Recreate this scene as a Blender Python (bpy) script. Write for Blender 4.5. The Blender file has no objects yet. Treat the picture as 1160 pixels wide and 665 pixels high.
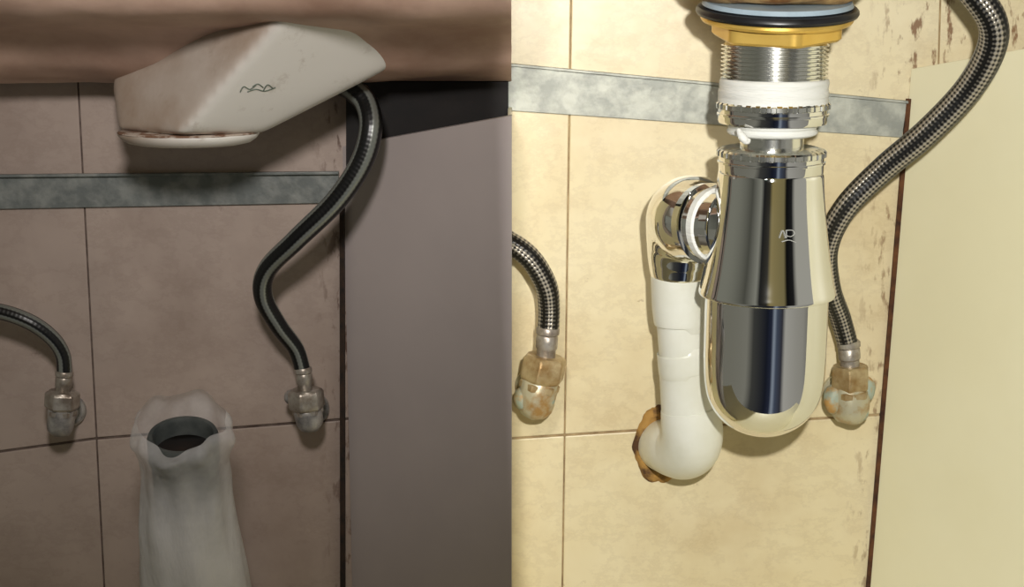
import bpy, bmesh, math, random
from mathutils import Vector, Matrix, noise
random.seed(4)
PITCH=math.radians(12); F=1800.0; DIST=1.8
CAM=Vector((0,-DIST*math.cos(PITCH),DIST*math.sin(PITCH)))
def P(px,py,y=0.0):
    """point of the room lying on the plane Y=y along a sight line measured in the photo"""
    a=(px-580)/F; b=(332.5-py)/F
    d=Vector((a, math.cos(PITCH)+b*math.sin(PITCH), -math.sin(PITCH)+b*math.cos(PITCH)))
    return CAM+d*((y-CAM.y)/d.y)
def S(y): return (y-CAM.y)/(-CAM.y)*0.001
sc=bpy.context.scene
try: sc.view_settings.view_transform='Standard'
except Exception: pass
def lin(c): 
    return tuple(((v/255)/12.92 if v/255<=.04045 else ((v/255+.055)/1.055)**2.4) for v in c)+(1,)
# ---------------------------------------------------------------- materials
class M:
    def __init__(s,name):
        s.m=bpy.data.materials.new(name); s.m.use_nodes=True
        s.n=s.m.node_tree.nodes; s.l=s.m.node_tree.links; s.b=s.n['Principled BSDF']
    def node(s,t,**k):
        n=s.n.new(t)
        for a,v in k.items(): setattr(n,a,v)
        return n
    def math(s,op,a,b=None,c=None):
        n=s.node('ShaderNodeMath',operation=op)
        for i,v in enumerate((a,b,c)):
            if v is None: continue
            if isinstance(v,(int,float)): n.inputs[i].default_value=v
            else: s.l.new(v,n.inputs[i])
        return n.outputs[0]
    def mix(s,f,a,b):
        n=s.node('ShaderNodeMix',data_type='RGBA')
        for i,v in ((0,f),(6,a),(7,b)):
            if isinstance(v,(int,float)): n.inputs[i].default_value=v
            elif isinstance(v,tuple): n.inputs[i].default_value=v
            else: s.l.new(v,n.inputs[i])
        return n.outputs[2]
    def noise(s,scale,detail=3,rough=.5,coord='Object',sc3=None):
        tc=s.node('ShaderNodeTexCoord'); n=s.node('ShaderNodeTexNoise')
        n.inputs['Scale'].default_value=scale; n.inputs['Detail'].default_value=detail; n.inputs['Roughness'].default_value=rough
        if sc3:
            mp=s.node('ShaderNodeMapping'); mp.inputs['Scale'].default_value=sc3
            s.l.new(tc.outputs[coord],mp.inputs[0]); s.l.new(mp.outputs[0],n.inputs['Vector'])
        else: s.l.new(tc.outputs[coord],n.inputs['Vector'])
        return n.outputs['Fac']
    def ramp(s,f,stops):
        r=s.node('ShaderNodeValToRGB'); e=r.color_ramp.elements
        while len(e)<len(stops): e.new(.5)
        for x,(p,c) in zip(e,stops):
            x.position=p; x.color=c if isinstance(c,tuple) else (c,c,c,1)
        s.l.new(f,r.inputs[0]); return r.outputs[0]
    def bump(s,h,st=.3,dist=.002):
        b=s.node('ShaderNodeBump'); b.inputs['Strength'].default_value=st; b.inputs['Distance'].default_value=dist
        s.l.new(h,b.inputs['Height']); s.l.new(b.outputs[0],s.b.inputs['Normal'])
    def set(s,col=None,rough=None,metal=None,spec=None):
        for k,v in (('Base Color',col),('Roughness',rough),('Metallic',metal),('Specular IOR Level',spec)):
            if v is None: continue
            if isinstance(v,(int,float,tuple)): s.b.inputs[k].default_value=v
            else: s.l.new(v,s.b.inputs[k])
        return s
def mottled(name,c1,c2,scale=20,rough=.5,metal=0,bump=.2,bs=60,spec=.5,lo=.35,hi=.65):
    m=M(name); f=m.ramp(m.noise(scale,5,.6),[(lo,0.0),(hi,1.0)])
    m.set(m.mix(f,lin(c1),lin(c2)),rough,metal,spec)
    if bump: m.bump(m.noise(bs,4),bump)
    return m.m
def tile_mat(name,c1,c2,dirt,x0,x1,rough,grime=None):
    m=M(name)
    base=m.mix(m.ramp(m.noise(5,5,.6),[(.3,0.0),(.7,1.0)]),lin(c1),lin(c2))
    if grime: base=m.mix(m.ramp(m.noise(3.2,6,.65),[(.46,0.0),(.70,.8)]),base,lin(grime))
    tc=m.node('ShaderNodeTexCoord'); sp=m.node('ShaderNodeSeparateXYZ'); m.l.new(tc.outputs['Object'],sp.inputs[0])
    mr=m.node('ShaderNodeMapRange'); mr.inputs[1].default_value=x0; mr.inputs[2].default_value=x1
    m.l.new(sp.outputs[0],mr.inputs[0])
    nz=m.ramp(m.noise(55,4,.6,sc3=(1.5,1,.5)),[(.54,0.0),(.62,1.0)])
    f=m.math('MULTIPLY',nz,mr.outputs[0]); f=m.math('MULTIPLY',f,.85)
    col=m.mix(f,base,lin(dirt))
    sp2=m.ramp(m.noise(38,6,.7),[(.65,0.0),(.75,.6)])
    col=m.mix(sp2,col,lin(dirt))
    veins=m.ramp(m.noise(9,8,.75,sc3=(1,1,1.6)),[(.46,0.0),(.5,.10),(.54,0.0)])
    col=m.mix(veins,col,lin(dirt))
    m.set(col,rough,0,.5); m.bump(m.noise(16,3),.25,.004)
    return m.m
tileL=tile_mat('tile_dusty_beige',(182,165,154),(164,148,138),(84,56,42),-.225,-.19,.4,(142,124,113))
tileR=tile_mat('tile_cream',(226,214,180),(217,202,162),(112,70,36),.385,.43,.36,(194,172,130))
groutL=mottled('grout_dark',(74,60,54),(112,98,90),60,.9)
groutR=mottled('grout_tan',(172,150,112),(132,110,80),60,.9)
sealant=mottled('dirty_gap',(24,17,12),(52,36,24),80,.9)
sealR=mottled('rusty_gap',(50,26,12),(96,58,28),60,.9)
panelL=mottled('laminate_grey',(174,163,159),(164,154,151),3,.5,bump=.05)
panelR=mottled('laminate_cream',(230,224,192),(224,217,182),3,.42,bump=.03)
shadow_dark=mottled('painted_shadow',(16,13,12),(26,21,19),20,.8)  # near-black colour standing in for shadow above the left panel
galvL=mottled('galvanised_dull',(114,119,117),(144,147,143),45,.5,.4,.3,90,lo=.4,hi=.62)
galvR=mottled('galvanised_bright',(138,140,132),(168,169,158),40,.5,.35,.2,90,lo=.4,hi=.62)
basinM=mottled('basin_clay',(210,178,160),(172,138,120),7,.6,bump=.5,bs=14)
basinR=mottled('basin_stained',(206,168,110),(120,80,40),45,.5)
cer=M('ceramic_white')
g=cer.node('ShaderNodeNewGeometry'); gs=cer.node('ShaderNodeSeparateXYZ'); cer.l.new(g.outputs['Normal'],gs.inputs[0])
shadef=cer.math('MULTIPLY',cer.ramp(cer.noise(11,5,.6),[(.2,.5),(.7,1.0)]),cer.ramp(cer.math('MULTIPLY_ADD',gs.outputs[0],.5,.5),[(.2,1.0),(.66,0.10)]))  # painted shade: left-facing sides get a browner colour, broken up by noise
c0=cer.mix(shadef,lin((230,227,220)),lin((158,138,120)))
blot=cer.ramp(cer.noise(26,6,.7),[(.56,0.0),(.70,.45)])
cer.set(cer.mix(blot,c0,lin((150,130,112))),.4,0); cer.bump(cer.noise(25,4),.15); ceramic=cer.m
rust=mottled('seam_stain',(120,88,68),(178,164,150),70,.9,lo=.45,hi=.55)
ink=mottled('ink_green',(84,98,86),(112,122,110),60,.8,bump=0)
chrome=M('chrome').set((.86,.86,.85,1),.045,1).m
chromeD=M('chrome_scuffed'); chromeD.set((.8,.8,.76,1),.18,1); chromeD=chromeD.m
brass=M('brass'); brass.set(brass.mix(brass.noise(30),lin((240,204,112)),lin((214,170,72))),.32,.6); brass.bump(brass.noise(60),.1); brass=brass.m
rubber=mottled('rubber_black',(18,18,20),(30,30,34),30,.35,bump=0)
washerblue=mottled('washer_paleblue',(160,178,190),(140,158,170),30,.4,bump=0)
etch=mottled('etch_grey',(196,196,190),(170,170,166),30,.6,bump=0)
tape=M('ptfe_tape'); tape.set(lin((228,228,222)),.55,0); tape.bump(tape.noise(40,4,.6,sc3=(1,1,8)),.6,.003); tape=tape.m
pvc=mottled('pvc_white',(228,228,218),(216,215,200),12,.3,bump=.05)
nutm=mottled('nickel_worn',(184,178,168),(136,124,112),70,.38,.6,.3,120)
nutcorr=mottled('brass_tarnished',(192,174,134),(146,116,72),45,.4,.45,.4,90)
corr=mottled('valve_stained',(188,182,156),(166,130,78),40,.42,.4,.5,70,lo=.46,hi=.64)
crust=mottled('limescale_teal',(160,170,154),(182,142,82),50,.6,.1,.7,80,lo=.47,hi=.62)
valveL=mottled('valve_dull',(186,182,176),(116,114,114),50,.42,.45,.4,90)
foam=mottled('foam_rusty',(168,128,66),(80,54,32),42,.9,0,1,50,lo=.42,hi=.58)
holeD=mottled('hole_dark',(20,14,10),(36,24,16),40,.9)
pipeT=mottled('pipe_grey',(54,60,60),(84,88,86),30,.6)
def braid(name,N,K,bright,dark,longi=False):
    m=M(name); tc=m.node('ShaderNodeTexCoord'); sp=m.node('ShaderNodeSeparateXYZ'); m.l.new(tc.outputs['UV'],sp.inputs[0])
    u,v=sp.outputs[0],sp.outputs[1]
    nu=m.math('MULTIPLY',u,N*2*math.pi); kv=m.math('MULTIPLY',v,K*2*math.pi)
    s1=m.math('SINE',m.math('ADD',nu,kv)); s2=m.math('SINE',m.math('SUBTRACT',nu,kv))
    pr=m.math('MULTIPLY',s1,s2)
    f=m.math('MULTIPLY_ADD',pr,.5,.5)
    if longi:
        st=m.math('SINE',m.math('MULTIPLY',u,4*2*math.pi)); st=m.math('MULTIPLY_ADD',st,.5,.5)
        st=m.math('POWER',st,2.5)
        f=m.math('ADD',m.math('MULTIPLY',st,.8),m.math('MULTIPLY',f,.2))
        col=m.ramp(f,[(.25,lin(dark)),(.75,lin(bright))])
    else:
        st=m.math('SINE',m.math('MULTIPLY',u,5*2*math.pi)); st=m.math('MULTIPLY_ADD',st,.5,.5)
        f=m.math('MULTIPLY',f,m.math('MULTIPLY_ADD',st,1.0,.18))
        col=m.ramp(f,[(.2,lin(dark)),(.85,lin(bright))])
    m.set(col,.33,m.math('MULTIPLY',f,.7)); m.bump(f,.5,.0015)
    return m.m
braidL=braid('braid_dark',8,110,(140,144,138),(10,10,11),True)
braidR=braid('braid_steel',10,105,(188,180,166),(13,12,11))
# ---------------------------------------------------------------- mesh helpers
def mkobj(name,verts,faces,mats,fm=None,smooth=True,uvs=None):
    me=bpy.data.meshes.new(name); me.from_pydata([tuple(v) for v in verts],[],faces)
    if not isinstance(mats,(list,tuple)): mats=[mats]
    for m in mats: me.materials.append(m)
    if fm:
        for p,i in zip(me.polygons,fm): p.material_index=i
    for p in me.polygons: p.use_smooth=smooth
    if uvs:
        l=me.uv_layers.new(name='UVMap'); k=0
        for f in uvs:
            for c in f: l.data[k].uv=c; k+=1
    o=bpy.data.objects.new(name,me); sc.collection.objects.link(o); return o
def fixn(o):
    bm=bmesh.new(); bm.from_mesh(o.data); bmesh.ops.recalc_face_normals(bm,faces=bm.faces); bm.to_mesh(o.data); bm.free(); return o
def bevel(o,w=.002,seg=2,ang=40):
    b=o.modifiers.new('bevel','BEVEL'); b.width=w; b.segments=seg; b.limit_method='ANGLE'; b.angle_limit=math.radians(ang); return o
def prism(name,poly,d,mat,bev=0):
    n=len(poly); d=Vector(d)
    v=[Vector(p) for p in poly]+[Vector(p)+d for p in poly]
    f=[tuple(range(n)),tuple(range(2*n-1,n-1,-1))]+[(i,i+n,(i+1)%n+n,(i+1)%n) for i in range(n)]
    o=fixn(mkobj(name,v,f,mat,smooth=False))
    if bev: bevel(o,bev)
    return o
def catmull(pts,n=10):
    out=[]; q=[pts[0]]+list(pts)+[pts[-1]]
    for i in range(1,len(q)-2):
        for k in range(n):
            t=k/n; a,b,c,d=q[i-1],q[i],q[i+1],q[i+2]
            out.append([.5*((2*b[j])+(-a[j]+c[j])*t+(2*a[j]-5*b[j]+4*c[j]-d[j])*t*t+(-a[j]+3*b[j]-3*c[j]+d[j])*t**3) for j in range(len(b))])
    out.append(list(pts[-1])); return out
def tube(name,pts,mat,seg=28,n=10,cap=True):
    s=catmull([(p.x,p.y,p.z,r) for p,r in pts],n) if n>1 else [(p.x,p.y,p.z,r) for p,r in pts]
    c=[Vector(p[:3]) for p in s]; R=[p[3] for p in s]
    V=[];Fc=[];U=[]
    t=(c[1]-c[0]).normalized(); nrm=t.cross(Vector((0,1,0)))
    if nrm.length<.1: nrm=t.cross(Vector((1,0,0)))
    nrm.normalize(); L=0;Ls=[]
    for i in range(len(c)):
        t=(c[min(i+1,len(c)-1)]-c[max(i-1,0)]).normalized()
        nrm=(nrm-t*nrm.dot(t)).normalized(); b=t.cross(nrm)
        if i: L+=(c[i]-c[i-1]).length
        Ls.append(L)
        for k in range(seg):
            a=2*math.pi*k/seg; V.append(c[i]+(nrm*math.cos(a)+b*math.sin(a))*R[i])
    for i in range(len(c)-1):
        for k in range(seg):
            k2=(k+1)%seg; Fc.append((i*seg+k,i*seg+k2,(i+1)*seg+k2,(i+1)*seg+k))
            U.append([(k/seg,Ls[i]),((k+1)/seg,Ls[i]),((k+1)/seg,Ls[i+1]),(k/seg,Ls[i+1])])
    if cap:
        Fc.append(tuple(range(seg))[::-1]); U.append([(0,0)]*seg)
        Fc.append(tuple(range((len(c)-1)*seg,len(c)*seg))); U.append([(0,0)]*seg)
    return mkobj(name,V,Fc,mat,uvs=U)
def lathe(name,prof,mat,seg=96,fn=None,mtx=None,cap=True):
    V=[];Fc=[]
    for i,(r,z) in enumerate(prof):
        for k in range(seg):
            a=2*math.pi*k/seg; rr=r*(fn(a,i,z) if fn else 1)
            V.append(Vector((rr*math.cos(a),rr*math.sin(a),z)))
    for i in range(len(prof)-1):
        for k in range(seg):
            k2=(k+1)%seg; Fc.append((i*seg+k,i*seg+k2,(i+1)*seg+k2,(i+1)*seg+k))
    if cap: Fc.append(tuple(range(seg))[::-1]); Fc.append(tuple(range((len(prof)-1)*seg,len(prof)*seg)))
    if mtx is not None: V=[mtx@v for v in V]
    o=fixn(mkobj(name,V,Fc,mat)); return o
def flatish(o,ang=35):
    o.data.set_sharp_from_angle(angle=math.radians(ang)); return o
def axis_m(a,b):
    z=(b-a).normalized(); x=Vector((1,0,0)); x=(x-z*x.dot(z)).normalized(); y=z.cross(x)
    m=Matrix((x,y,z)).transposed().to_4x4(); m.translation=a; return m
def group(name,objs,at=None):
    e=bpy.data.objects.new(name,None); sc.collection.objects.link(e); e.empty_display_size=.02
    pts=[v.co for o in objs if o.type=='MESH' for v in o.data.vertices]
    c=sum((Vector(p) for p in pts),Vector())/len(pts) if at is None else at
    e.location=c
    for o in objs: o.parent=e; o.matrix_parent_inverse=Matrix.Translation(-c)
    return e
# ---------------------------------------------------------------- tiled wall
GX,GY=.9,1.4
def tile(name,quad,mat):
    cx=sum(q[0] for q in quad)/4; cy=sum(q[1] for q in quad)/4
    pts=[P(x+(GX if x<cx else -GX),y+(GY if y<cy else -GY),0) for x,y in quad]
    return prism(name,pts,(0,.008,0),mat,.001)
xl=lambda y:88+30*(y-90)/575
def hl(x): return 512-.136*x if x<110 else 497-.078*(x-110)
xr=lambda y:645-8*(y-130)/535
def hr(x): return 497-.065*(x-580)
parts=[]
T,B=-330,900; L0,MID,R0=-330,484,1560
parts+= [tile('tile_1',[(L0,T),(xl(T),T),(xl(497),497),(L0,hl(L0))],tileL),
 tile('tile_2',[(xl(T),T),(MID,T),(MID,hl(MID)),(xl(497),497)],tileL),
 tile('tile_3',[(L0,hl(L0)),(xl(497),497),(xl(B),B),(L0,B)],tileL),
 tile('tile_4',[(xl(497),497),(MID,hl(MID)),(MID,B),(xl(B),B)],tileL),
 tile('tile_5',[(MID,T),(xr(T),T),(xr(493),493),(MID,hr(MID))],tileR),
 tile('tile_6',[(MID,hr(MID)),(xr(493),493),(xr(B),B),(MID,B)],tileR),
 tile('tile_7',[(xr(T),T),(1075,T),(1052,hr(1052)),(xr(493),493)],tileR),
 tile('tile_8',[(xr(493),493),(1052,hr(1052)),(1040,B),(xr(B),B)],tileR),
 tile('tile_9',[(1075,T),(R0,T),(R0,hr(R0)),(1052,hr(1052))],tileR),
 tile('tile_10',[(1052,hr(1052)),(R0,hr(R0)),(R0,B),(1040,B)],tileR)]
g1=prism('grout_bed_1',[P(L0,T,.0018),P(MID,T,.0018),P(MID,B,.0018),P(L0,B,.0018)],(0,.04,0),groutL)
g2=prism('grout_bed_2',[P(MID,T,.0018),P(R0,T,.0018),P(R0,B,.0018),P(MID,B,.0018)],(0,.04,0),groutR)
group('wall_back',parts+[g1,g2])
ZF=-.52
fl=prism('floor',[(-.95,-.55,ZF),(.95,-.55,ZF),(.95,.045,ZF),(-.95,.045,ZF)],(0,0,-.02),panelR)
# ---------------------------------------------------------------- partitions / side panels
FY=-.12
a_t=P(388,166,-.001); f_t=P(579.6,131,FY); f_t.x=-.0004
bx=a_t.x
pa=[Vector((bx,-.001,a_t.z)),f_t,Vector((-.0004,FY,ZF)),Vector((bx,-.001,ZF))]
pan=prism('board',pa,(0.0003,.011,0),panelL)
ret=prism('return_leaf',[Vector((-.0004,FY+.003,f_t.z-.002)),Vector((-.0004,-.001,f_t.z-.002)),Vector((-.0004,-.001,ZF)),Vector((-.0004,FY+.003,ZF))],(-.004,0,0),panelR)
group('wall_partition',[pan,ret])
tr=prism('trim_1',[P(384.5,232,-.009),P(390,232,-.009),P(391,880,-.009),P(385.5,880,-.009)],(0,.009,0),sealant)
bt,bb=P(1032,78,-.001),P(983,665,-.001)
ft=P(1160,55,-.108); dv=(ft-bt); ex=3.2
bb2=bb+(bb-bt)*.28
pr=[bt,bt+dv*ex,bb2+Vector((dv.x*ex,dv.y*ex,0)),bb2]
prr=prism('wall_right',pr,(.012,.004,0),panelR,.001)
tr2=prism('trim_2',[P(1027,112,-.004),P(1034,112,-.004),P(984,720,-.004),P(977,720,-.004)],(0,.006,0),sealR)
rl=prism('shadow_board',[P(392,93,-.02),P(640,93,-.02),P(640,190,-.02),P(392,190,-.02)],(0,.02,0),shadow_dark)  # added dark board in place of the shadowed wall above the panel
for v in rl.data.vertices:
    if v.co.x>-.004: v.co.x=-.004
# ---------------------------------------------------------------- galvanised strips
def strip(name,q,mat,y,extra=[]):
    o=prism('band',[P(x,yy,y) for x,yy in q],(0,.003,0),mat,.0006)
    lip=prism('lip',[P(q[0][0],q[0][1],y),P(q[1][0],q[1][1],y),P(q[1][0],q[1][1]+3,y),P(q[0][0],q[0][1]+3,y)],(0,-.005,0),mat,.0005)
    return group(name,[o,lip]+extra)
strip('metal_strip',[(-60,198),(384,194),(382,230),(-60,238)],galvL,-.004)
strip('metal_strip',[(571,71),(1028,114),(1022,156),(571,125)],galvR,-.004)
# ---------------------------------------------------------------- basin (left bay)
prof=[(-.010,92),(-.03,91),(-.055,89),(-.08,84),(-.10,76),(-.122,60),(-.15,42),(-.19,30),(-.225,18),(-.245,2),(-.26,-25),(-.28,-60),(-.30,-90)]
ringp=catmull([(y,P(580,py,y).z) for y,py in prof],5)
prof2=ringp+[(-.30,.46),(-.010,.46)]
NX=120; V=[];Fc=[];n=len(prof2)
for i in range(NX+1):
    X=-.78+(.78-.0006)*i/NX
    for j,(y,z) in enumerate(prof2):
        w=0
        if 3<j<len(ringp)-1: w=.009*noise.noise(Vector((X*6,y*9,z*6)))+.002*noise.noise(Vector((X*22,y*30,z*20)))
        V.append(Vector((X,y+w,z+w*.6)))
for i in range(NX):
    for j in range(n):
        j2=(j+1)%n; Fc.append((i*n+j,(i+1)*n+j,(i+1)*n+j2,i*n+j2))
Fc.append(tuple(range(n))); Fc.append(tuple(range(NX*n,NX*n+n)))
bas=flatish(fixn(mkobj('sink_underside',V,Fc,basinM)),60)
pts=[P(124,90,-.064),P(132,148,-.102),P(232,5,-.116),P(338,-4,-.215),P(202,153,-.174),P(462,2,-.154),P(452,73,-.107),P(296,152,-.125),
     P(150,152,-.03),P(285,152,-.03),P(440,60,-.03),P(440,10,-.05),P(140,60,-.03)]
bm=bmesh.new()
for p in pts: bm.verts.new(p)
r=bmesh.ops.convex_hull(bm,input=bm.verts)
bmesh.ops.delete(bm,geom=[g for g in set(r['geom_interior']+r['geom_unused']) if isinstance(g,bmesh.types.BMVert)],context='VERTS')
bmesh.ops.recalc_face_normals(bm,faces=bm.faces)
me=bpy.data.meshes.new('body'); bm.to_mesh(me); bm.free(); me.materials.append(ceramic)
sp=bpy.data.objects.new('body',me); sc.collection.objects.link(sp)
rm=sp.modifiers.new('remesh','REMESH'); rm.mode='VOXEL'; rm.voxel_size=.0035; rm.use_smooth_shade=True
sm=sp.modifiers.new('smooth','SMOOTH'); sm.factor=.5; sm.iterations=55
c=P(214,154,-.11); s=S(-.11)
m=Matrix.Translation(c)@Matrix.Diagonal((1,.74,1,1))
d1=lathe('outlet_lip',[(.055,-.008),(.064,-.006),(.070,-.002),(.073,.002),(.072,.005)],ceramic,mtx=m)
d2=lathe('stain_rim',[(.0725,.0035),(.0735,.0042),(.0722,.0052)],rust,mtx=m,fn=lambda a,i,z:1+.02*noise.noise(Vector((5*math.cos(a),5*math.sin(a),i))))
def stroke(name,pl,r,mat): return tube(name,[(p,r) for p in pl],mat,seg=8,n=5)
bpy.context.view_layer.update()
ev=sp.evaluated_get(bpy.context.evaluated_depsgraph_get())
def onface(px,py):
    d=(P(px,py,0)-CAM).normalized(); ok,loc,nn,_=ev.ray_cast(CAM,d)
    return loc+nn*.0002 if ok else P(px,py,-.14)
st=[]
for pl in ([(272,104),(276,98),(283,101),(290,96)],[(280,104),(290,101),(300,103),(312,99)],[(298,103),(303,96),(309,100)],[(286,98),(292,95),(298,99)]):
    st.append(stroke('ink_mark',[onface(*q) for q in pl],.0006,ink))
group('sink_outlet_spout',[sp,d1,d2]+st)
# ---------------------------------------------------------------- hoses
def ferrule(pa,pb,r,mat,nm='ferrule'):
    L=(pb-pa).length
    pf=[(r*.93,0),(r*1.05,L*.06),(r*1.05,L*.2),(r*.9,L*.25),(r*.98,L*.3),(r*.98,L*.62),(r*.86,L*.68),(r*.86,L)]
    return flatish(lathe(nm,pf,mat,seg=32,mtx=axis_m(pa,pb)))
def hexnut(pa,pb,r,mat,nm='hex_nut',rot=.3):
    L=(pb-pa).length
    def fn(a,i,z):
        if i in(0,5): return 1
        k=((a+rot)%(math.pi/3))-math.pi/6
        return min(math.cos(math.pi/6)/math.cos(k)*1.06,1.05)
    pf=[(r*.82,0),(r*.93,L*.06),(r,L*.16),(r,L*.84),(r*.93,L*.94),(r*.82,L)]
    return flatish(lathe(nm,pf,mat,seg=72,fn=fn,mtx=axis_m(pa,pb)),28)
def lumpy(o,amt,fr):
    for v in o.data.vertices:
        v.co+=noise.noise_vector(v.co*fr)*amt
    return o
def blob(nm,px,py,y,r,mat,sx=1,sz=1):
    bm=bmesh.new(); bmesh.ops.create_icosphere(bm,subdivisions=4,radius=r)
    me=bpy.data.meshes.new(nm); bm.to_mesh(me); bm.free(); me.materials.append(mat)
    c=P(px,py,y)
    for v in me.vertices:
        co=Vector((v.co.x*sx,v.co.y,v.co.z*sz))+c; v.co=co+noise.noise_vector(co*60)*r*.18
    for p in me.polygons: p.use_smooth=True
    o=bpy.data.objects.new(nm,me); sc.collection.objects.link(o); return o
def hose(name,pts,bm_,fer,r_f,nut,valve,mats,yv,extra=[]):
    ho=tube('braided_tube',[(P(x,y,d),r) for x,y,d,r in pts],bm_,seg=32,n=14)
    (fx0,fy0),(fx1,fy1)=fer
    f=ferrule(P(fx0,fy0,yv),P(fx1,fy1,yv),r_f,mats[0])
    (nx0,ny0),(nx1,ny1),nr=nut
    h=hexnut(P(nx0,ny0,yv),P(nx1,ny1,yv),nr,mats[1])
    (vx0,vy0),(vx1,vy1),vr=valve
    a,b=P(vx0,vy0,yv),P(vx1,vy1,yv); L=(b-a).length
    body=lumpy(lathe('valve_body',[(vr*.8,0),(vr*.92,L*.1),(vr*.95,L*.35),(vr*.93,L*.6),(vr*.85,L*.78),(vr*.62,L*.93),(vr*.15,L)],mats[2],seg=48,mtx=axis_m(a,b)),.0015,60)
    mid=a.lerp(b,.45)
    stub=flatish(lathe('wall_stub',[(vr*.7,0),(vr*.7,abs(yv)+.001)],mats[2],seg=32,mtx=axis_m(mid,mid+Vector((0,1,0)))))
    ring=hexnut(a.lerp(b,.10),a.lerp(b,.30),vr*.98,mats[1],'collar_nut',.1)
    es=flatish(lathe('escutcheon',[(vr*.95,0),(vr*1.1,.003),(vr*1.12,.008)],mats[2],seg=40,mtx=axis_m(Vector((mid.x,-.008,mid.z)),Vector((mid.x,0,mid.z)))))
    return group(name,[ho,f,h,body,stub,ring,es]+extra)
ym=-.04
hose('flexible_hose',[(-60,345,-.05,.009),(-5,352,-.05,.009),(32,364,-.05,.009),(58,382,-.045,.0088),(71,402,ym,.0085),(73,424,ym,.0085)],braidL,((73,420),(71,447)),.0095,((71,443),(70,463),.0185),((70,460),(68,494),.0165),(nutm,nutm,valveL),ym)
hose('flexible_hose',[(388,97,-.05,.0115),(400,102,-.06,.0125),(415,118,-.07,.0125),(420,146,-.085,.0125),(409,185,-.09,.0122),(380,228,-.09,.0118),(335,272,-.085,.0112),(303,305,-.07,.0108),(298,335,-.06,.0105),(315,368,-.05,.010),(335,395,ym,.0092),(343,420,ym,.0088)],braidL,((343,416),(346,444),),.0095,((346,441),(348,464),.0195),((348,460),(352,489),.017),(nutm,nutm,valveL),ym,
  [blob('limescale_1',331,450,-.035,.009,valveL)])
hose('flexible_hose',[(545,262,-.05,.0125),(572,272,-.05,.0125),(600,292,-.05,.0125),(618,322,-.045,.0125),(622,348,ym,.0122),(621,374,ym,.012)],braidR,((621,370),(618,408)),.0125,((618,403),(613,432),.0245),((613,428),(603,474),.0225),(nutm,nutcorr,corr),ym,
  [blob('limescale_1',594,452,-.042,.013,crust,1,1.1),blob('limescale_2',619,452,-.045,.010,crust)])
hose('flexible_hose',[(1070,-45,-.16,.0145),(1100,-12,-.17,.0148),(1124,24,-.17,.0148),(1122,58,-.16,.0148),(1096,102,-.14,.0145),(1050,150,-.12,.0143),(1000,192,-.10,.0138),(958,235,-.09,.013),(937,280,-.075,.0125),(940,325,-.06,.012),(952,360,-.045,.0118),(961,392,ym,.0115)],braidR,((961,386),(963,418)),.0125,((963,414),(963,442),.0215),((963,436),(963,480),.0225),(nutm,nutcorr,corr),ym,
  [blob('limescale_1',945,452,-.042,.013,crust,1,1.3),blob('limescale_2',981,440,-.04,.010,crust,1,1.4),blob('limescale_3',975,468,-.045,.009,crust)])
# ---------------------------------------------------------------- bagged pipe (left bay)
top=P(207,492,-.15); bot=P(226,735,-.07)
k=(ZF-top.z)/(bot.z-top.z); bot=top.lerp(bot,k)
mt=axis_m(top,bot); L=(bot-top).length
pp=[(.030,.10),(.030,.004),(.032,0),(.036,0),(.0375,.004),(.0375,.03),(.035,.034),(.035,L)]
pip=flatish(lathe('pipe',pp,pipeT,seg=64,mtx=mt,cap=False),30)
plug=lathe('pipe_inside',[(.030,.02),(.029,.022)],holeD,seg=48,mtx=mt)
bag=M('plastic_bag'); bag.set(lin((240,238,238)),.35,0,.4)
bag.bump(bag.noise(22,4,.6,sc3=(1.6,1.6,.5)),.6,.006)
tr_=bag.node('ShaderNodeBsdfTransparent'); mx=bag.node('ShaderNodeMixShader'); out=bag.n['Material Output']
tlc=bag.node('ShaderNodeBsdfTranslucent'); tlc.inputs[0].default_value=lin((232,232,234)); mx2=bag.node('ShaderNodeMixShader'); mx2.inputs[0].default_value=.25
bag.l.new(bag.b.outputs[0],mx2.inputs[1]); bag.l.new(tlc.outputs[0],mx2.inputs[2])
tcb=bag.node('ShaderNodeTexCoord'); spb=bag.node('ShaderNodeSeparateXYZ'); bag.l.new(tcb.outputs['Object'],spb.inputs[0])
zg=bag.node('ShaderNodeMapRange'); zg.inputs[1].default_value=-.15; zg.inputs[2].default_value=-.235; zg.inputs[3].default_value=.30; zg.inputs[4].default_value=.82
bag.l.new(spb.outputs[2],zg.inputs[0])
ff=bag.math('ADD',zg.outputs[0],bag.ramp(bag.noise(16,4,.6),[(.35,0.0),(.65,.2)])); ff=bag.math('MINIMUM',ff,.94)
bag.l.new(ff,mx.inputs[0]); bag.l.new(tr_.outputs[0],mx.inputs[1]); bag.l.new(mx2.outputs[0],mx.inputs[2]); bag.l.new(mx.outputs[0],out.inputs[0])
bp=[(.044,-.020),(.051,-.011),(.053,.0),(.050,.016),(.047,.034),(.047,.06),(.051,.10),(.055,.14),(.059,.19),(.063,.25),(.066,L-.004)]
bp=[tuple(q) for q in catmull(bp,6)]
def bfn(a,i,z):
    w=max(0,1-abs(z)/.08)
    return 1+.06*noise.noise(Vector((2.2*math.cos(a),2.2*math.sin(a),z*14)))+.16*w*noise.noise(Vector((2.4*math.cos(a)+5,2.4*math.sin(a),z*22)))+.015*math.sin(9*a+z*20)
bg=lathe('bag_skin',bp,bag.m,seg=140,fn=bfn,mtx=mt,cap=False)
ax=(top-bot).normalized()
for v in bg.data.vertices:
    rel=(v.co-top).dot(ax)
    if rel>-.02:
        w=(rel+.02)/.045; side=(v.co.y-top.y)/.05
        v.co+=ax*w*(.010*side-.002+.014*noise.noise(v.co*28))
group('drain_pipe',[pip,plug,bg])
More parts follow.
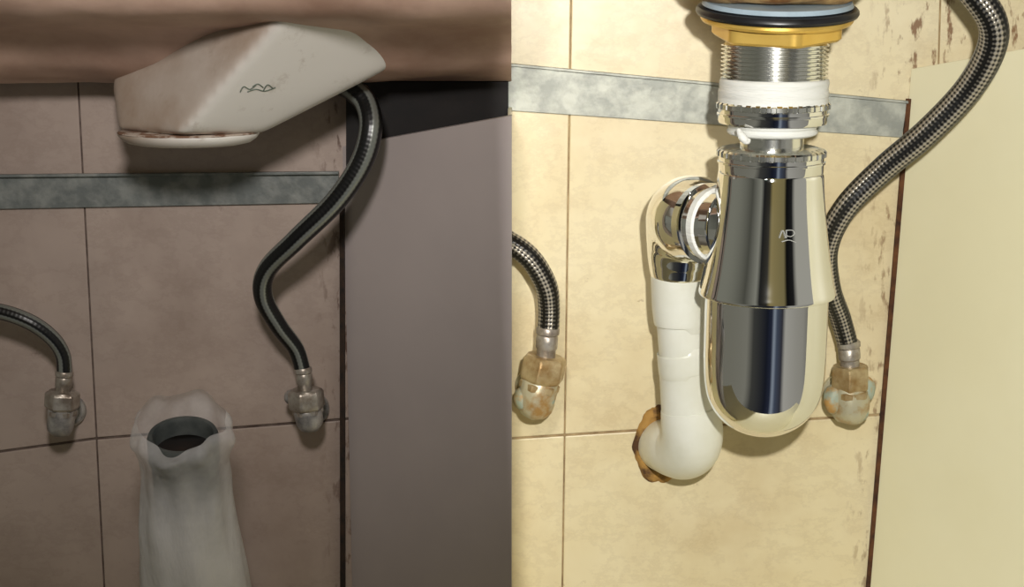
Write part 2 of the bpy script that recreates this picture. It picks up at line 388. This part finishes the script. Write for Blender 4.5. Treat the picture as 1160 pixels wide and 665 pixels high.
# ---------------------------------------------------------------- bottle trap
TY=-.17; AX=873
s=S(TY); base=P(AX,200,TY)
def Z(py): return P(AX,py,TY).z
def tl(name,pr,mat,fn=None,seg=128,sharp=None,dense=None):
    pf=[(h*s,Z(py)-base.z) for py,h in pr][::-1]
    if dense: pf=[tuple(q) for q in catmull(pf,dense)]
    o=lathe(name,pf,mat,seg=seg,fn=fn,mtx=Matrix.Translation(base))
    flatish(o,sharp or 40); return o
tp=[]
th=[(46,54)]
y=50
while y<94: th+=[(y,58.5),(y+1.5,58.5),(y+2.6,54.5),(y+3.6,54.5)]; y+=4.6
tp.append(tl('threaded_tail',th,chromeD))
def tfn(a,i,z): return 1+.02*noise.noise(Vector((2*math.cos(a),2*math.sin(a),z*120)))
tp.append(tl('ptfe_wrap',[(88,55),(89,59),(93,60.5),(99,60),(104,61),(110,60),(116,60.5),(119,58),(120,50)],tape,fn=tfn,dense=4))
def kn(a,i,z): return 1+.012*(1 if math.sin(a*34)>0 else -1)
def ringnut(nm,y0,y1,h):
    o1=tl(nm,[(y0,h*.86),(y0+2,h*.97),(y0+4,h),(y0+9,h),(y0+10,h*.96)],chromeD,fn=kn,seg=408,sharp=25)
    o2=tl(nm+'_skirt',[(y0+9,h*.95),(y0+10,h*.97),(y1-4,h*.97),(y1-1,h*.95),(y1,h*.86)],chrome)
    o3=tl(nm+'_bead',[(y0+14,h*.96),(y0+15,h*.995),(y0+17,h*.995),(y0+18,h*.96)],chrome)
    return [o1,o2,o3]
tp+=ringnut('slip_nut',113,140,62)
tp.append(tl('white_washer',[(137,44),(138,49),(142,50),(145,48),(148,50),(151,49),(153,44)],tape,fn=tfn,dense=3))
tp.append(tl('inlet_tube',[(140,35),(180,35)],chromeD))
tp+=ringnut('top_nut',167,197,60)
tp.append(tl('trap_shroud',[(192,50),(194,57),(197,58.5),(203,59),(225,60.5),(250,63.5),(280,67.5),(305,71.5),(322,75),(329,76.5),(332,76.5),(333.5,75),(334,68)],chrome,dense=6,sharp=50))
tp.append(tl('trap_bottle',[(331,66),(333,69),(345,69.3),(380,69.3),(410,69),(430,67.8),(446,65),(458,60.5),(468,54),(477,45),(484,34),(489,22),(491.5,10),(492,.5)],chrome,dense=8,sharp=60))
def rim(px,py,dy): return P(px,py,TY-dy)
tp.append(tube('tape_tail',[(rim(836,146,.044),.002),(rim(840,154,.047),.004),(rim(846,160,.048),.0035),(rim(849,157,.048),.0015)],tape,seg=10,n=5))
def oncone(px,py):
    hw=68*s; X=P(px,py,TY).x-base.x; yy=-math.sqrt(max(0,(hw*(1-(268-py)*.0018))**2-X*X))
    return P(px,py,TY+yy-.0004)
for pl in ([(883,270),(887,261),(890,270)],[(891,261),(891,270)],[(891,261),(898,261),(900,265),(896,268),(891,267)],[(886,274),(894,272),(902,275)]):
    tp.append(tube('etched_mark',[(oncone(*q),.0004) for q in pl],etch,seg=6,n=4))
tp.append(tube('outlet_elbow',[(P(845,256,-.168),.032),(P(820,256,-.155),.034),(P(803,254,-.138),.039),(P(790,250,-.118),.0455),(P(781,248,-.100),.0455),(P(777,258,-.088),.0430),(P(774,278,-.080),.0395),(P(772,298,-.078),.0360),(P(771,312,-.078),.0325),(P(771,316,-.078),.029)],chrome,seg=72,n=10))
def collar(nm,pa,pb,r,mat):
    d=(pb-pa); L=d.length
    return flatish(lathe(nm,[(r*.9,0),(r,L*.15),(r,L*.85),(r*.9,L)],mat,seg=72,mtx=axis_m(pa,pb)))
q0,q1,q2,q3=P(826,256,-.160),P(814,255,-.150),P(806,254,-.142),P(797,253,-.130)
tp.append(collar('outlet_washer',q1,q2,.0385,tape)); tp.append(collar('outlet_nut',q2,q3,.0425,chrome)); tp.append(collar('outlet_socket',q0,q1,.036,chrome))
fb=P(880,18,TY); tilt=Matrix.Translation(fb)@Matrix.Rotation(math.radians(7),4,'X')
def fz(py): return P(880,py,TY).z-fb.z
def fl_(nm,pr,mat,fn=None,sharp=35,seg=120):
    return flatish(lathe(nm,[(h*s,fz(py)) for py,h in pr][::-1],mat,seg=seg,fn=fn,mtx=tilt),sharp)
def hx(a,i,z):
    k=((a+.35)%(math.pi/3))-math.pi/6; return min(math.cos(math.pi/6)/math.cos(k)*1.08,1.05)
tp.append(fl_('rubber_gasket',[(6,80),(7.5,86),(10,88),(13,88.5),(16,87),(17,80)],rubber))
tp.append(fl_('pale_washer',[(-1,70),(0,80),(5,82),(7,78)],washerblue))
tp.append(fl_('brass_locknut_flange',[(16,78),(18,82),(21,83),(24,81),(26,72),(27,60)],brass))
tp.append(fl_('brass_locknut_hex',[(24,62),(27,68),(40,68),(43,65),(44,52)],brass,fn=hx))
group('bottle_trap',tp)
bo=lumpy(lathe('sink_bowl',[(.070,fz(3)),(.080,fz(-1)),(.086,fz(-6)),(.092,fz(-14)),(.10,fz(-26)),(.115,fz(-40)),(.115,fz(-60))],basinR,mtx=Matrix.Translation(fb)@Matrix.Diagonal((1,.8,1,1)),seg=96),.004,25)
pv=[]
def pt(pl,nm): return flatish(tube(nm,[(P(x,y,d),r) for x,y,d,r in pl],pvc,seg=56,n=8),50)
pv.append(pt([(770,306,-.078,.029),(770,310,-.078,.0312),(771,345,-.078,.0312),(773,364,-.078,.0306),(773,367,-.078,.029)],'socket_upper'))
pv.append(pt([(773,360,-.078,.0285),(777,412,-.078,.0285)],'sleeve'))
pv.append(pt([(775,396,-.078,.029),(775.5,399,-.078,.0302),(777,418,-.078,.0302),(777.5,420,-.078,.029)],'ring_mid'))
pv.append(pt([(777,415,-.078,.0295),(781,470,-.076,.0305),(783,474,-.076,.0300)],'lower_pipe'))
pv.append(pt([(781,462,-.076,.0318),(783,478,-.076,.0335),(784,492,-.074,.0342),(781,504,-.066,.0345),(774,509,-.052,.034),(764,508,-.034,.0325),(752,504,.0015,.031)],'elbow'))
group('waste_pipe',pv)
c=P(750,503,-.001)
V=[];Fc=[];n=90; rings=[(.66,.0),(.82,-.004),(.95,-.006),(1.06,-.003),(1.12,.0005)]
for (rr,yy) in rings:
    for k in range(n):
        a=2*math.pi*k/n; w=1+.14*noise.noise(Vector((1.6*math.cos(a),1.6*math.sin(a),rr*2)))+.06*noise.noise(Vector((5*math.cos(a),5*math.sin(a),rr*5)))+.03*noise.noise(Vector((17*math.cos(a),17*math.sin(a),rr*5)))
        V.append(c+Vector((.028*rr*w*math.cos(a),yy,.041*rr*w*math.sin(a))))
fm=[]
for i in range(len(rings)-1):
    for k in range(n):
        k2=(k+1)%n; Fc.append((i*n+k,i*n+k2,(i+1)*n+k2,(i+1)*n+k)); fm.append(0)
Fc.append(tuple(range(n))); fm.append(1)
fixn(mkobj('pipe_hole_surround',V,Fc,[foam,holeD],fm))
# ---------------------------------------------------------------- world, lights, camera
w=bpy.data.worlds.new('reflection_bands'); sc.world=w; w.use_nodes=True; nt=w.node_tree; N=nt.nodes; Lk=nt.links  # unseen surroundings: bands made up to shape the chrome reflections
tc=N.new('ShaderNodeTexCoord'); spx=N.new('ShaderNodeSeparateXYZ'); Lk.new(tc.outputs['Generated'],spx.inputs[0])
def wr(sock,stops):
    ma=N.new('ShaderNodeMath'); ma.operation='MULTIPLY_ADD'; ma.inputs[1].default_value=.5; ma.inputs[2].default_value=.5; Lk.new(sock,ma.inputs[0])
    r=N.new('ShaderNodeValToRGB'); e=r.color_ramp.elements
    while len(e)<len(stops): e.new(.5)
    for x,(p,c) in zip(e,stops): x.position=(p+1)/2; x.color=c+(1,)
    Lk.new(ma.outputs[0],r.inputs[0]); return r.outputs[0]
low=wr(spx.outputs[0],[(-1,(.36,.35,.28)),(-.66,(.42,.41,.34)),(-.5,(.10,.10,.09)),(-.1,(.02,.024,.04)),(.04,(.04,.05,.09)),(.12,(.5,.58,.7)),(.2,(.12,.15,.22)),(.36,(.07,.07,.09)),(.46,(.8,.78,.70)),(.88,(.6,.58,.5)),(1,(.25,.24,.2))])
hig=wr(spx.outputs[0],[(-1,(.42,.42,.34)),(-.72,(.16,.16,.13)),(-.46,(.5,.5,.42)),(-.36,(.03,.03,.03)),(-.16,(.06,.055,.04)),(-.06,(.55,.44,.18)),(.34,(.42,.35,.16)),(.42,(.01,.01,.01)),(.6,(.03,.03,.03)),(.7,(.8,.78,.68))])
zr=wr(spx.outputs[2],[(-.12,(0,0,0)),(-.06,(1,1,1))])
mx=N.new('ShaderNodeMix'); mx.data_type='RGBA'; Lk.new(zr,mx.inputs[0]); Lk.new(low,mx.inputs[6]); Lk.new(hig,mx.inputs[7])
bgn=N['Background']; Lk.new(mx.outputs[2],bgn.inputs[0]); bgn.inputs[1].default_value=.42
def spot(name,loc,yaw,pitch,half,energy,col,rad,blend):
    l=bpy.data.lights.new(name,'SPOT'); l.energy=energy; l.color=col; l.shadow_soft_size=rad; l.spot_size=math.radians(half*2); l.spot_blend=blend
    o=bpy.data.objects.new(name,l); sc.collection.objects.link(o); o.location=loc
    d=Vector((math.sin(yaw)*math.cos(pitch),math.cos(yaw)*math.cos(pitch),math.sin(pitch)))
    o.rotation_euler=d.to_track_quat('-Z','Y').to_euler(); return o
fx,fy,fz_=.13,-1.5,.46
edge=math.atan2(fx+.003,(-.12-fy))
half=84
spot('flash_lamp',(fx,fy,fz_),math.radians(half)-edge,0,half,79,(1,.985,.94),.018,.0)
spot('dim_lamp',(-.15,-1.25,.72),math.radians(-8),math.radians(-20),30,40,(1,.95,.92),.08,1.0)
cam=bpy.data.cameras.new('camera'); co=bpy.data.objects.new('camera',cam); sc.collection.objects.link(co)
co.location=CAM; co.rotation_euler=(math.radians(90)-PITCH,0,0); cam.sensor_width=36; cam.lens=36*F/1160; cam.clip_start=.01
sc.camera=co
